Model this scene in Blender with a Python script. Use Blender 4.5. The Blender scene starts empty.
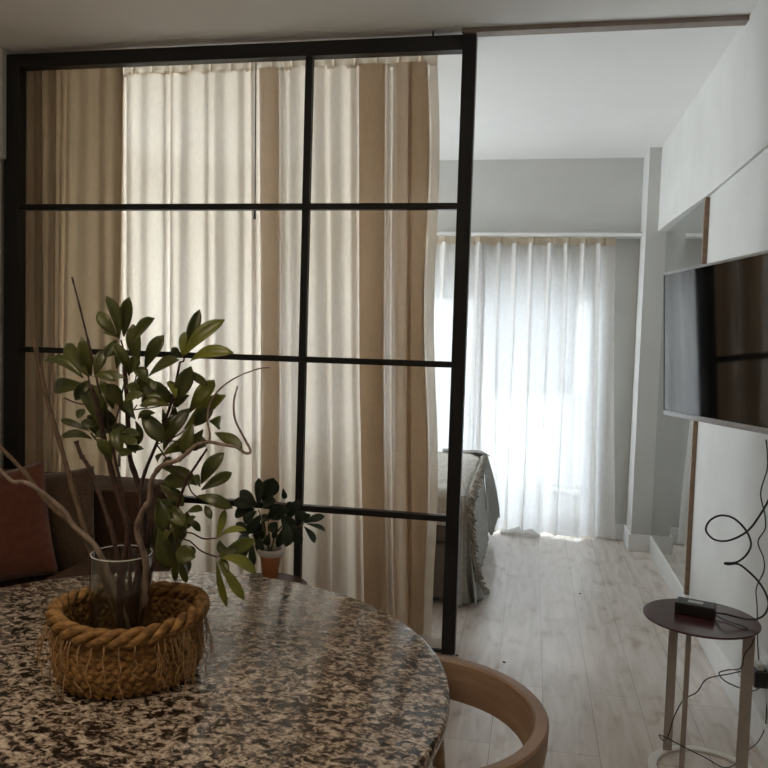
import bpy, bmesh, math, random
from mathutils import Vector, Matrix, Quaternion
random.seed(7)
PI = math.pi
C = bpy.context.scene.collection
S = bpy.context.scene

# ------------------------------------------------------------------ camera
YAW, PITCH, ROLL, F, CAMZ = .188724479, .0581213476, .0301627225, 775.0, 1.45
w0 = Vector((-math.sin(YAW), math.cos(YAW), 0)); r0 = Vector((math.cos(YAW), math.sin(YAW), 0)); z0 = Vector((0, 0, 1))
CW = math.cos(PITCH)*w0 - math.sin(PITCH)*z0
u0 = math.cos(PITCH)*z0 + math.sin(PITCH)*w0
CR = math.cos(ROLL)*r0 + math.sin(ROLL)*u0
CU = math.cos(ROLL)*u0 - math.sin(ROLL)*r0
CAM = Vector((0, 0, CAMZ))
cam = bpy.data.cameras.new('camera'); co = bpy.data.objects.new('camera', cam); C.objects.link(co)
cam.sensor_width = 36; cam.lens = 36*F/768; cam.clip_start = .05
co.matrix_world = Matrix(((CR.x, CU.x, -CW.x, 0), (CR.y, CU.y, -CW.y, 0), (CR.z, CU.z, -CW.z, CAMZ), (0, 0, 0, 1)))
S.camera = co

def U(x, y, ax, v):
    """point of the room seen at photo position (x, y) where coordinate ax equals v"""
    d = CR*((x-384)/F) - CU*((y-384)/F) + CW
    t = (v - CAM[ax])/d[ax]
    return CAM + d*t

# ------------------------------------------------------------------ materials
def new_mat(name):
    m = bpy.data.materials.new(name); m.use_nodes = True
    nt = m.node_tree
    return m, nt, nt.nodes['Principled BSDF'], nt.nodes['Material Output']

def noise_col(nt, scale, c1, c2, detail=4, stretch=(1, 1, 1), lo=.35, hi=.65, rot=(0, 0, 0)):
    tc = nt.nodes.new('ShaderNodeTexCoord'); mp = nt.nodes.new('ShaderNodeMapping')
    mp.inputs['Scale'].default_value = stretch; mp.inputs['Rotation'].default_value = rot
    nz = nt.nodes.new('ShaderNodeTexNoise'); nz.inputs['Scale'].default_value = scale; nz.inputs['Detail'].default_value = detail
    rp = nt.nodes.new('ShaderNodeValToRGB')
    rp.color_ramp.elements[0].position = lo; rp.color_ramp.elements[0].color = (*c1, 1)
    rp.color_ramp.elements[1].position = hi; rp.color_ramp.elements[1].color = (*c2, 1)
    nt.links.new(tc.outputs['Object'], mp.inputs[0]); nt.links.new(mp.outputs[0], nz.inputs['Vector'])
    nt.links.new(nz.outputs[0], rp.inputs[0])
    return nz, rp, mp

def mat(name, c1, c2=None, scale=20, rough=.6, metal=0, bump=0, spec=.5, detail=4, stretch=(1, 1, 1), coat=0, sheen=0, bscale=None):
    m, nt, b, out = new_mat(name)
    c2 = c2 or tuple(min(1, c*1.12) for c in c1)
    nz, rp, mp = noise_col(nt, scale, c1, c2, detail, stretch)
    nt.links.new(rp.outputs[0], b.inputs['Base Color'])
    b.inputs['Roughness'].default_value = rough; b.inputs['Metallic'].default_value = metal
    b.inputs['Specular IOR Level'].default_value = spec
    b.inputs['Coat Weight'].default_value = coat; b.inputs['Sheen Weight'].default_value = sheen
    if bump:
        bn = nt.nodes.new('ShaderNodeBump'); bn.inputs['Strength'].default_value = bump; bn.inputs['Distance'].default_value = .004
        if bscale:
            nz2 = nt.nodes.new('ShaderNodeTexNoise'); nz2.inputs['Scale'].default_value = bscale; nz2.inputs['Detail'].default_value = 3
            nt.links.new(mp.outputs[0], nz2.inputs['Vector']); nt.links.new(nz2.outputs[0], bn.inputs['Height'])
        else:
            nt.links.new(nz.outputs[0], bn.inputs['Height'])
        nt.links.new(bn.outputs[0], b.inputs['Normal'])
    return m

def cloth_mat(name, col, trans, transp, dcol=None, weave=0.25, wscale=260):
    """woven curtain cloth: reflects, lets light glow through, and has a little open weave"""
    m, nt, b, out = new_mat(name); nt.nodes.remove(b)
    L = nt.links
    nz, rp, mp = noise_col(nt, 90, tuple(c*.93 for c in col), col, 3, (1, 1, .35))
    d = nt.nodes.new('ShaderNodeBsdfDiffuse'); t = nt.nodes.new('ShaderNodeBsdfTranslucent'); tr = nt.nodes.new('ShaderNodeBsdfTransparent')
    L.new(rp.outputs[0], t.inputs[0])
    nz2, rp2, mp2 = noise_col(nt, 90, tuple(c*.93 for c in (dcol or col)), dcol or col, 3, (1, 1, .35))
    L.new(rp2.outputs[0], d.inputs[0])
    m1 = nt.nodes.new('ShaderNodeMixShader'); m1.inputs[0].default_value = trans
    L.new(d.outputs[0], m1.inputs[1]); L.new(t.outputs[0], m1.inputs[2])
    m2 = nt.nodes.new('ShaderNodeMixShader')
    # slubby weave varies how open the cloth is
    n3 = nt.nodes.new('ShaderNodeTexNoise'); n3.inputs['Scale'].default_value = wscale; n3.inputs['Detail'].default_value = 1
    mr = nt.nodes.new('ShaderNodeMapRange'); mr.inputs['From Min'].default_value = .3; mr.inputs['From Max'].default_value = .7
    mr.inputs['To Min'].default_value = transp*(1-weave); mr.inputs['To Max'].default_value = transp*(1+weave)
    L.new(mp.outputs[0], n3.inputs['Vector']); L.new(n3.outputs[0], mr.inputs[0]); L.new(mr.outputs[0], m2.inputs[0])
    L.new(m1.outputs[0], m2.inputs[1]); L.new(tr.outputs[0], m2.inputs[2]); L.new(m2.outputs[0], out.inputs[0])
    return m

def glass_mat(name, tint=(1, 1, 1), rough=0.0, refl=1.0):
    m, nt, b, out = new_mat(name); nt.nodes.remove(b)
    g = nt.nodes.new('ShaderNodeBsdfGlossy'); g.inputs['Roughness'].default_value = rough
    t = nt.nodes.new('ShaderNodeBsdfTransparent')
    nz, rp, mp = noise_col(nt, 3, tuple(c*.985 for c in tint), tint)
    nt.links.new(rp.outputs[0], t.inputs[0])
    lw = nt.nodes.new('ShaderNodeLayerWeight'); lw.inputs[0].default_value = .5
    fr = nt.nodes.new('ShaderNodeMath'); fr.operation = 'POWER'; fr.inputs[1].default_value = 4.0
    nt.links.new(lw.outputs['Facing'], fr.inputs[0])
    mu = nt.nodes.new('ShaderNodeMath'); mu.operation = 'MULTIPLY_ADD'; mu.inputs[1].default_value = .9*refl; mu.inputs[2].default_value = .05*refl
    mx = nt.nodes.new('ShaderNodeMixShader')
    nt.links.new(fr.outputs[0], mu.inputs[0]); nt.links.new(mu.outputs[0], mx.inputs[0])
    nt.links.new(t.outputs[0], mx.inputs[1]); nt.links.new(g.outputs[0], mx.inputs[2]); nt.links.new(mx.outputs[0], out.inputs[0])
    return m

def granite_mat():
    m, nt, b, out = new_mat('speckled granite'); L = nt.links
    tc = nt.nodes.new('ShaderNodeTexCoord'); mp = nt.nodes.new('ShaderNodeMapping')
    mp.inputs['Rotation'].default_value = (0, 0, .35); mp.inputs['Scale'].default_value = (1, 1.25, 1)
    L.new(tc.outputs['Object'], mp.inputs[0])
    n1 = nt.nodes.new('ShaderNodeTexNoise'); n1.inputs['Scale'].default_value = 54; n1.inputs['Detail'].default_value = 5; n1.inputs['Roughness'].default_value = .62
    n1.inputs['Distortion'].default_value = .7
    L.new(mp.outputs[0], n1.inputs['Vector'])
    r1 = nt.nodes.new('ShaderNodeValToRGB'); cr = r1.color_ramp
    cr.elements[0].position = .40; cr.elements[0].color = (.018, .013, .010, 1)
    cr.elements[1].position = .66; cr.elements[1].color = (.66, .575, .48, 1)
    e = cr.elements.new(.465); e.color = (.085, .065, .052, 1)
    e = cr.elements.new(.51); e.color = (.33, .26, .205, 1)
    L.new(n1.outputs[0], r1.inputs[0])
    n2 = nt.nodes.new('ShaderNodeTexNoise'); n2.inputs['Scale'].default_value = 130; n2.inputs['Detail'].default_value = 2
    L.new(mp.outputs[0], n2.inputs['Vector'])
    r2 = nt.nodes.new('ShaderNodeValToRGB'); r2.color_ramp.elements[0].position = .36; r2.color_ramp.elements[0].color = (.25, .22, .2, 1)
    r2.color_ramp.elements[1].position = .5; r2.color_ramp.elements[1].color = (1, 1, 1, 1)
    L.new(n2.outputs[0], r2.inputs[0])
    mx = nt.nodes.new('ShaderNodeMix'); mx.data_type = 'RGBA'; mx.blend_type = 'MULTIPLY'; mx.inputs[0].default_value = .8
    L.new(r1.outputs[0], mx.inputs[6]); L.new(r2.outputs[0], mx.inputs[7]); L.new(mx.outputs[2], b.inputs['Base Color'])
    b.inputs['Roughness'].default_value = .13; b.inputs['Specular IOR Level'].default_value = .5
    return m

def floor_mat():
    m, nt, b, out = new_mat('pale oak planks'); L = nt.links
    tc = nt.nodes.new('ShaderNodeTexCoord'); mp = nt.nodes.new('ShaderNodeMapping')
    mp.inputs['Rotation'].default_value = (0, 0, PI/2); mp.inputs['Location'].default_value = (0, .097, 0)
    L.new(tc.outputs['Object'], mp.inputs[0])
    br = nt.nodes.new('ShaderNodeTexBrick')
    br.inputs['Scale'].default_value = 1; br.inputs['Brick Width'].default_value = 1.38; br.inputs['Row Height'].default_value = .193
    br.inputs['Mortar Size'].default_value = .0011; br.inputs['Mortar Smooth'].default_value = .1; br.offset = .37
    br.inputs['Color1'].default_value = (.70, .645, .60, 1); br.inputs['Color2'].default_value = (.62, .565, .52, 1); br.inputs['Mortar'].default_value = (.30, .27, .24, 1)
    L.new(mp.outputs[0], br.inputs['Vector'])
    mp2 = nt.nodes.new('ShaderNodeMapping'); mp2.inputs['Scale'].default_value = (7, 1, 1); L.new(tc.outputs['Object'], mp2.inputs[0])
    n = nt.nodes.new('ShaderNodeTexNoise'); n.inputs['Scale'].default_value = 3.5; n.inputs['Detail'].default_value = 6; n.inputs['Distortion'].default_value = .6
    L.new(mp2.outputs[0], n.inputs['Vector'])
    rp = nt.nodes.new('ShaderNodeValToRGB'); rp.color_ramp.elements[0].position = .3; rp.color_ramp.elements[0].color = (.74, .70, .66, 1)
    rp.color_ramp.elements[1].position = .62; rp.color_ramp.elements[1].color = (1, 1, 1, 1)
    L.new(n.outputs[0], rp.inputs[0])
    n2 = nt.nodes.new('ShaderNodeTexNoise'); n2.inputs['Scale'].default_value = 7; n2.inputs['Detail'].default_value = 4
    mp3 = nt.nodes.new('ShaderNodeMapping'); mp3.inputs['Scale'].default_value = (1.7, .9, 1); L.new(tc.outputs['Object'], mp3.inputs[0]); L.new(mp3.outputs[0], n2.inputs['Vector'])
    r2 = nt.nodes.new('ShaderNodeValToRGB'); r2.color_ramp.elements[0].position = .31; r2.color_ramp.elements[0].color = (.72, .66, .60, 1)
    r2.color_ramp.elements[1].position = .44; r2.color_ramp.elements[1].color = (1, 1, 1, 1)
    L.new(n2.outputs[0], r2.inputs[0])
    a = nt.nodes.new('ShaderNodeMix'); a.data_type = 'RGBA'; a.blend_type = 'MULTIPLY'; a.inputs[0].default_value = .8
    L.new(br.outputs[0], a.inputs[6]); L.new(rp.outputs[0], a.inputs[7])
    c = nt.nodes.new('ShaderNodeMix'); c.data_type = 'RGBA'; c.blend_type = 'MULTIPLY'; c.inputs[0].default_value = .75
    L.new(a.outputs[2], c.inputs[6]); L.new(r2.outputs[0], c.inputs[7]); L.new(c.outputs[2], b.inputs['Base Color'])
    b.inputs['Roughness'].default_value = .23
    bn = nt.nodes.new('ShaderNodeBump'); bn.inputs['Strength'].default_value = .25; bn.inputs['Distance'].default_value = .002
    L.new(n.outputs[0], bn.inputs['Height']); L.new(bn.outputs[0], b.inputs['Normal'])
    return m

M = dict(
    wall=mat('warm white plaster', (.60, .595, .57), (.645, .64, .615), 3, .85, bump=.12, bscale=60),
    ceil=mat('white ceiling paint', (.86, .855, .84), (.88, .875, .86), 3, .9),
    farwall=mat('grey white plaster', (.56, .56, .54), (.59, .59, .57), 3, .85, bump=.1, bscale=60),
    trim=mat('white satin paint', (.78, .78, .77), (.82, .82, .81), 6, .45),
    black=mat('black powder coated steel', (.006, .006, .007), (.010, .010, .011), 60, .45, bump=.03),
    rail=mat('brown anodised rail', (.24, .19, .165), (.29, .235, .205), 20, .4, metal=.3),
    granite=granite_mat(), floor=floor_mat(),
    linen=cloth_mat('cream linen', (.90, .79, .65), .55, .08, (.62, .47, .32)),
    linen_shade=cloth_mat('shade-tinted tan linen', (.48, .35, .215), .19, .0, (.52, .40, .27)),  # weaker backlight at the left end is put into this darker colour
    sheer=cloth_mat('white sheer voile', (.81, .84, .90), .30, .055, (.86, .83, .79), .3),
    tape=cloth_mat('curtain heading tape', (.84, .73, .58), .45, .03, (.74, .65, .53)),
    glass=glass_mat('clear pane glass', (.985, .985, .98), 0, .55), vase=glass_mat('thin clear vase glass', (.90, .91, .89), .02, 1.3),
    mirror=mat('silvered mirror', (.60, .62, .61), (.61, .63, .62), 2, .015, metal=1),
    bronze=mat('brown mirror edge', (.20, .13, .085), (.27, .18, .12), 40, .4, metal=.4),
    cream=mat('cream painted wood', (.70, .66, .54), (.74, .70, .58), 20, .5),
    screen=mat('black glass screen', (.008, .010, .011), (.010, .012, .013), 5, .05, spec=.6),
    plastic=mat('black plastic', (.012, .012, .013), (.02, .02, .021), 60, .42),
    silver=mat('brushed silver plastic', (.36, .36, .37), (.45, .45, .46), 80, .3, metal=.7),
    whitepl=mat('white plastic', (.72, .72, .71), (.76, .76, .75), 30, .35),
    label=mat('grey paper label', (.42, .43, .44), (.60, .61, .61), 300, .6),
    cable=mat('black rubber cable', (.012, .012, .012), (.02, .02, .02), 80, .45),
    maroon=mat('maroon lacquered board', (.065, .020, .020), (.085, .027, .026), 8, .20, stretch=(1, 6, 1)),
    taupe=mat('taupe painted steel', (.36, .325, .30), (.41, .37, .34), 25, .4, metal=.15),
    whitering=mat('white painted steel', (.74, .73, .70), (.78, .77, .74), 25, .4),
    beech=mat('steam bent beech', (.25, .155, .10), (.34, .225, .15), 6, .42, stretch=(1, 1, 9), bump=.06),
    chairseat=mat('cream leather seat', (.50, .44, .36), (.55, .48, .39), 30, .6, bump=.1),
    basket=mat('dry water hyacinth', (.12, .055, .013), (.35, .185, .052), 55, .7, bump=.5, detail=6, stretch=(1, 1, 2.5), bscale=160),
    raffia=mat('loose hyacinth straw', (.26, .15, .07), (.40, .25, .12), 60, .7),
    bark=mat('dark reddish bark', (.035, .017, .013), (.075, .035, .026), 90, .7, bump=.4),
    greybark=mat('grey bleached driftwood', (.15, .11, .085), (.29, .22, .17), 60, .7, bump=.5, stretch=(1, 1, .3)),
    tanbark=mat('tan dry stick', (.085, .055, .032), (.15, .095, .055), 60, .7, bump=.4),
    greenstem=mat('green brown stem', (.07, .075, .03), (.15, .14, .06), 60, .6),
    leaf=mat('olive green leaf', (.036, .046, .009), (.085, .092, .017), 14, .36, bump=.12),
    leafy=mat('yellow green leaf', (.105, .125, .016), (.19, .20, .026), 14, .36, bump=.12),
    darkleaf=mat('deep green leaf', (.010, .022, .010), (.022, .040, .016), 14, .45, bump=.12),
    pot=mat('amber glazed pot', (.30, .11, .04), (.42, .18, .08), 16, .25), potrim=mat('milky glass pot rim', (.45, .42, .38), (.55, .51, .46), 20, .3),
    soil=mat('dark potting soil', (.02, .014, .01), (.04, .03, .02), 80, .9, bump=.6),
    sofa=mat('dark brown sofa cloth', (.062, .030, .016), (.090, .046, .026), 120, .85, bump=.3),
    sofaedge=mat('brown piping', (.13, .085, .06), (.17, .11, .08), 120, .8),
    rust=mat('rust velvet', (.11, .030, .015), (.15, .043, .021), 40, .85, bump=.15, sheen=.3),
    olive=mat('brown chenille', (.085, .052, .032), (.13, .080, .050), 90, .9, bump=.5, sheen=.2),
    spread=mat('off white crinkled cotton', (.52, .49, .45), (.70, .67, .62), 26, .9, bump=.5, stretch=(3, 1, 1)),
    skirt=mat('pale grey cotton', (.33, .325, .31), (.42, .415, .39), 40, .9, bump=.2),
    bedgrey=mat('grey linen throw', (.27, .265, .25), (.34, .335, .315), 90, .9, bump=.3),
    bedbase=mat('taupe bed base cloth', (.16, .135, .115), (.20, .17, .145), 90, .9, bump=.2),
    tassel=mat('grey beige fringe', (.26, .235, .20), (.44, .41, .36), 60, .9),
    alu=mat('white aluminium', (.62, .63, .64), (.68, .69, .70), 10, .4),
    shutter=mat('beige shutter slats', (.52, .50, .46), (.56, .54, .50), 10, .5),
    concrete=mat('pale concrete', (.42, .42, .41), (.52, .52, .51), 5, .9, bump=.2),
    wood_dark=mat('dark stained wood', (.05, .03, .02), (.08, .05, .035), 12, .5, stretch=(6, 1, 1)),
)

# ------------------------------------------------------------------ mesh helpers
def finish(bm, name, m, parent=None, smooth=True, bevel=0, weld=False):
    me = bpy.data.meshes.new(name)
    if weld: bmesh.ops.remove_doubles(bm, verts=bm.verts, dist=1e-5)
    bmesh.ops.recalc_face_normals(bm, faces=bm.faces)
    bm.to_mesh(me); bm.free()
    for p in me.polygons: p.use_smooth = smooth
    me.materials.append(m)
    o = bpy.data.objects.new(name, me); C.objects.link(o)
    if parent is not None:
        o.parent = parent; o.matrix_parent_inverse = parent.matrix_world.inverted() if parent.type != 'EMPTY' else Matrix.Translation(-parent.location)
    if bevel:
        b = o.modifiers.new('bevel', 'BEVEL'); b.width = bevel; b.segments = 2; b.limit_method = 'ANGLE'
        for p in me.polygons: p.use_smooth = True
        ws = o.modifiers.new('wn', 'WEIGHTED_NORMAL'); ws.keep_sharp = True
    return o

def box(bm, x0, x1, y0, y1, z0, z1, rot=None, piv=None):
    vs = [bm.verts.new((x, y, z)) for x in (x0, x1) for y in (y0, y1) for z in (z0, z1)]
    for f in ((0, 1, 3, 2), (4, 6, 7, 5), (0, 4, 5, 1), (2, 3, 7, 6), (0, 2, 6, 4), (1, 5, 7, 3)):
        bm.faces.new([vs[i] for i in f])
    if rot is not None:
        for v in vs: v.co = piv + rot @ (v.co - piv)
    return vs

def obox(name, m, dims, parent=None, bevel=.003, **k):
    bm = bmesh.new(); box(bm, *dims, **k); return finish(bm, name, m, parent, smooth=bevel > 0, bevel=bevel)

def catmull(pts, n=6):
    pts = [Vector(p) for p in pts]
    if len(pts) < 3: return pts
    P = [2*pts[0]-pts[1]] + pts + [2*pts[-1]-pts[-2]]
    out = []
    for i in range(1, len(P)-2):
        for k in range(n):
            t = k/n; a, b, c, d = P[i-1], P[i], P[i+1], P[i+2]
            out.append(.5*((2*b)+(c-a)*t+(2*a-5*b+4*c-d)*t*t+(3*b-a-3*c+d)*t**3))
    out.append(pts[-1]); return out

def tube(bm, pts, r, seg=8, closed=False, rfun=None, cap=True):
    """sweep a circle along pts; r is a number or (r0, r1)"""
    n = len(pts); rings = []; prev = None
    for i, p in enumerate(pts):
        t = (pts[(i+1) % n] - pts[i-1]) if closed else (pts[min(i+1, n-1)] - pts[max(i-1, 0)])
        t.normalize()
        if prev is None:
            a = Vector((0, 0, 1)) if abs(t.z) < .9 else Vector((1, 0, 0))
            nrm = t.cross(a).normalized()
        else:
            nrm = (prev - t*prev.dot(t)).normalized()
        prev = nrm; bi = t.cross(nrm)
        f = i/(n-1)
        rr = r[0]+(r[1]-r[0])*f if isinstance(r, tuple) else r
        if rfun: rr *= rfun(i, f)
        rings.append([bm.verts.new(p + nrm*math.cos(2*PI*k/seg)*rr + bi*math.sin(2*PI*k/seg)*rr) for k in range(seg)])
    m = n if closed else n-1
    for i in range(m):
        A, B = rings[i], rings[(i+1) % n]
        for k in range(seg): bm.faces.new((A[k], A[(k+1) % seg], B[(k+1) % seg], B[k]))
    if cap and not closed:
        bm.faces.new(rings[0][::-1]); bm.faces.new(rings[-1])

def lathe(bm, prof, cx, cy, seg=64, sx=1, sy=1):
    rings = []
    for r, z in prof:
        if r < 1e-6: rings.append([bm.verts.new((cx, cy, z))])
        else: rings.append([bm.verts.new((cx+sx*r*math.cos(2*PI*k/seg), cy+sy*r*math.sin(2*PI*k/seg), z)) for k in range(seg)])
    for A, B in zip(rings, rings[1:]):
        for k in range(seg):
            k2 = (k+1) % seg
            if len(A) == 1 and len(B) == 1: continue
            if len(A) == 1: bm.faces.new((A[0], B[k], B[k2]))
            elif len(B) == 1: bm.faces.new((A[k], A[k2], B[0]))
            else: bm.faces.new((A[k], A[k2], B[k2], B[k]))

def grid(bm, fn, nu, nv):
    g = [[bm.verts.new(fn(i/nu, j/nv)) for j in range(nv+1)] for i in range(nu+1)]
    for i in range(nu):
        for j in range(nv):
            bm.faces.new((g[i][j], g[i+1][j], g[i+1][j+1], g[i][j+1]))
    return g

def tag(o, label=None, cat=None, group=None, kind=None):
    if label: o['label'] = label
    if cat: o['category'] = cat
    if group: o['group'] = group
    if kind: o['kind'] = kind
    return o

def thing(name, label, cat, loc, group=None):
    o = bpy.data.objects.new(name, None); C.objects.link(o); o.location = loc; o.empty_display_size = .1
    return tag(o, label, cat, group)

def structure(name, m, boxes, bevel=0, smooth=False, parent=None):
    bm = bmesh.new()
    for b in boxes: box(bm, *b)
    o = finish(bm, name, m, parent, smooth=smooth, bevel=bevel)
    if parent is None: o['kind'] = 'structure'
    return o

def solid(o, t, off=0):
    s = o.modifiers.new('thickness', 'SOLIDIFY'); s.thickness = t; s.offset = off; return o

# ------------------------------------------------------------------ room shell
H = 2.825; XL = -3.35; XR = .877; YB = -1.7; YF = 5.98; YC = 5.68
structure('floor', M['floor'], [(XL-.2, XR+.3, YB-.2, YF+.32, -.1, 0)])
structure('ceiling', M['ceil'], [(XL-.2, XR+.3, YB-.2, YF+.32, H, H+.12)])
structure('wall_right', M['wall'], [(XR, XR+.25, YB, YF+.3, 0, H)])
structure('wall_left', M['wall'], [(XL-.2, XL, YB, 4.15, 0, H), (XL-.2, XL, 5.75, YF+.3, 0, H), (XL-.2, XL, 4.15, 5.75, 0, .55), (XL-.2, XL, 4.15, 5.75, 2.35, H)])
structure('wall_back', M['wall'], [(XL-.2, XR+.25, YB-.2, YB, 0, H)])
# upper part of the right wall, a downstand that stands proud of the wall below and tapers toward the viewer
bm = bmesh.new()
zb = 2.250
prof = [(YC-.001, .815), (5.2, .822), (4.8, .838), (4.42, .858), (4.2, .862), (2.6, .862), (YB, .862)]
prev = None
for y, x in prof:
    cur = [bm.verts.new((x, y, zb)), bm.verts.new((.815, y, H)), bm.verts.new((XR+.02, y, H)), bm.verts.new((XR+.02, y, zb))]
    if prev:
        for k in range(4): bm.faces.new((prev[k], prev[(k+1) % 4], cur[(k+1) % 4], cur[k]))
    else: bm.faces.new(cur)
    prev = cur
bm.faces.new(prev[::-1])
o = finish(bm, 'trim_1', M['wall'], smooth=False); o['kind'] = 'structure'
# far wall with the wide balcony window opening
WX0, WX1, WZ = -3.0, .50, 2.02
structure('wall_far', M['farwall'], [(XL-.2, WX0, YF, YF+.3, 0, H), (WX1, XR, YF, YF+.3, 0, H), (WX0, WX1, YF, YF+.3, WZ, H)])
structure('trim_2', M['farwall'], [(.735, XR-.001, YC, YF-.001, 0, H-.001)])                    # column in the corner
structure('trim_3', M['wall'], [(XL+.001, -2.625, 3.47, 3.80, 2.29, H-.001), (XL+.001, -2.655, 3.50, 3.80, 0, 2.29)])  # pier beside the partition
structure('baseboard_right', M['trim'], [(XR-.018, XR+.001, YB+.02, YC-.001, .0005, .12)], bevel=.003)
structure('baseboard_far', M['trim'], [(.565, .717, YF-.016, YF+.001, .0005, .12)], bevel=.003)
structure('baseboard_column', M['trim'], [(.717, XR-.018, YC-.016, YC-.0005, .0005, .12), (.717, .7345, YC-.0005, YF-.0005, .0005, .12)], bevel=.003)
structure('baseboard_left', M['trim'], [(XL, XL+.018, YB+.02, 3.49, .0005, .12)], bevel=.003)

# ceiling track of the partition, running to the right wall
structure('trim_4', M['rail'], [(-.365, .8175, 3.485, 3.545, 2.804, H)], bevel=.002)

# balcony window
win = thing('window_1', None, None, (0, YF+.17, 0)); win['kind'] = 'structure'
del_keys = [k for k in ('label', 'category') if k in win]
YW = YF+.17
bm = bmesh.new()
for x0, x1, z0_, z1 in ((WX0, WX1, 0.0005, .09), (WX0, WX1, WZ-.07, WZ), (WX0, WX0+.07, 0, WZ), (WX1-.07, WX1, 0, WZ)):
    box(bm, x0, x1, YW, YW+.07, z0_, z1)
for x in (-2.15, -1.27, -.40):
    box(bm, x-.045, x+.045, YW+.005, YW+.065, .09, WZ-.07)
finish(bm, 'window_frame', M['alu'], win, smooth=False, bevel=.003)
structure('pane', M['glass'], [(WX0+.07, WX1-.07, YW+.03, YW+.036, .09, WZ-.07)], parent=win)
bm = bmesh.new()
z = 1.79
while z < WZ:
    box(bm, WX0, WX1, YW+.085, YW+.10, z, z+.043); z += .045
finish(bm, 'shutter', M['shutter'], win, smooth=False)
# unseen second window added in the bedroom's left wall to brighten the room
w2 = thing('added_window', None, None, (XL-.1, 4.95, .55)); w2['kind'] = 'structure'
bm = bmesh.new()
for b in ((4.15, 5.75, .55, .61), (4.15, 5.75, 2.29, 2.35), (4.15, 4.21, .61, 2.29), (5.69, 5.75, .61, 2.29), (4.92, 4.98, .61, 2.29)): box(bm, XL-.13, XL-.07, b[0], b[1], b[2], b[3])
finish(bm, 'window_frame', M['alu'], w2, smooth=False, bevel=.003)
structure('pane', M['glass'], [(XL-.103, XL-.098, 4.21, 5.69, .61, 2.29)], parent=w2)

# balcony
structure('trim_5', M['concrete'], [(WX0-1, WX1+1, YF+.325, YF+1.7, -.12, -.01)])
structure('trim_7', M['concrete'], [(WX0-1, WX1+1, YF+.325, YF+1.7, 2.62, 2.80)])  # unseen upper slab, added to cut the sky light at the window
bl = thing('building', 'pale building facade across the street, added to dim the daylight, faint through the sheer curtains', 'building', (-1, 12.0, -6))  # facade put in to reduce the daylight reaching the far curtains
structure('facade', M['concrete'], [(-12, 11, 12.0, 12.4, -6, 9)], parent=bl)
for wxx in (-6.5, -3.6, -.7, 2.2, 5.1):
    for wzz in (-2.4, .6, 3.6):
        structure('window', M['plastic'], [(wxx, wxx+1.3, 11.97, 12.0, wzz, wzz+1.6)], parent=bl)
rl = thing('balcony_railing', 'pale metal balcony railing outside the far window', 'railing', (-1.25, YF+1.55, -.01))
bm = bmesh.new(); box(bm, -3.9, 1.4, YF+1.52, YF+1.57, .93, .98); box(bm, -3.9, 1.4, YF+1.53, YF+1.56, .08, .11); finish(bm, 'handrail', M['alu'], rl, smooth=False)
x = -3.9
bm = bmesh.new()
while x < 1.4:
    box(bm, x, x+.016, YF+1.537, YF+1.553, .11, .93) if int(round((x+3.9)/.11)) % 10 else box(bm, x, x+.03, YF+1.53, YF+1.56, -.01, .93)
    x += .11
finish(bm, 'balusters', M['alu'], rl, smooth=False)

# ------------------------------------------------------------------ partition
pa = thing('glass_partition', 'tall black steel framed sliding partition with eight clear glass panes', 'partition', (-1.47, 3.53, 0))
x0, x1, y0, y1, zt = -2.64, -.300, 3.50, 3.56, 2.803
bm = bmesh.new()
for b in ((x0, x0+.084, y0, y1, .004, zt), (x1-.062, x1, y0, y1, .004, zt), (x0+.072, x1-.062, y0, y1, zt-.066, zt), (x0+.072, x1-.062, y0+.02, y1-.02, .002, .014)): box(bm, *b)
finish(bm, 'frame', M['black'], pa, smooth=False, bevel=.003)
obox('mullion', M['black'], (-1.086, -1.052, y0+.012, y1-.012, .014, zt-.066), pa)
for z in (2.055, 1.342, .633):
    obox('glazing_bar', M['black'], (x0+.072, x1-.062, y0+.008, y1-.008, z-.014, z+.014), pa)
zs = [.014, .633, 1.342, 2.055, zt-.066]
for a, b in zip(zs, zs[1:]):
    for xa, xb in ((x0+.072, -1.086), (-1.052, x1-.062)):
        obox('glass_pane', M['glass'], (xa, xb, 3.5275, 3.5325, a, b), pa, bevel=0)
obox('roller_bracket', M['black'], (-.498, -.490, 3.50, 3.504, zt, 2.824), pa, bevel=0)

# ------------------------------------------------------------------ partition curtain
def px_x(px, yy=300, Y=3.68): return U(px, yy, 1, Y).x
def curtain(name, m, path, ztop, zbot, nz, parent, drift=None, npath=10):
    """path: list of (x, y) control points at the heading; drift(x, t) moves cloth sideways further down"""
    pts = catmull([Vector((p[0], p[1], 0)) for p in path], npath)
    bm = bmesh.new()
    def f(i, j):
        p = pts[i]; t = j/nz; z = ztop+(zbot-ztop)*t
        dx, dy = drift(i, len(pts), p, t) if drift else (0, 0)
        return (p.x+dx, p.y+dy, z)
    g = [[bm.verts.new(f(i, j)) for j in range(nz+1)] for i in range(len(pts))]
    for i in range(len(pts)-1):
        for j in range(nz): bm.faces.new((g[i][j], g[i+1][j], g[i+1][j+1], g[i][j+1]))
    return finish(bm, name, m, parent)

# folds of the cloth: (left x, right x, layers)
def fold_path(xa, xb, y, folds, amp=.016, wl=.075, seed=1):
    rnd = random.Random(seed); path = []; x = xa; k = 0
    folds = sorted(folds)
    while x < xb:
        s = 1 if k % 2 else -1
        path.append((x, y + s*amp*rnd.uniform(.5, 1.2)))
        k += 1
        nx = x + wl*rnd.choice((.25, .4, .55, .85))*rnd.uniform(.85, 1.15)
        if folds and nx > folds[0][0]:
            fa, fb = folds.pop(0)
            path += [(fa, y-.012), (fb-.004, y-.016), (fb, y-.002), (fb-.006, y+.010), (fa+.006, y+.012), (fa, y+.020), (fa+.008, y+.026), (fb, y+.022)]
            nx = fb+.02
        x = nx
    path.append((xb, y))
    return path

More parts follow.
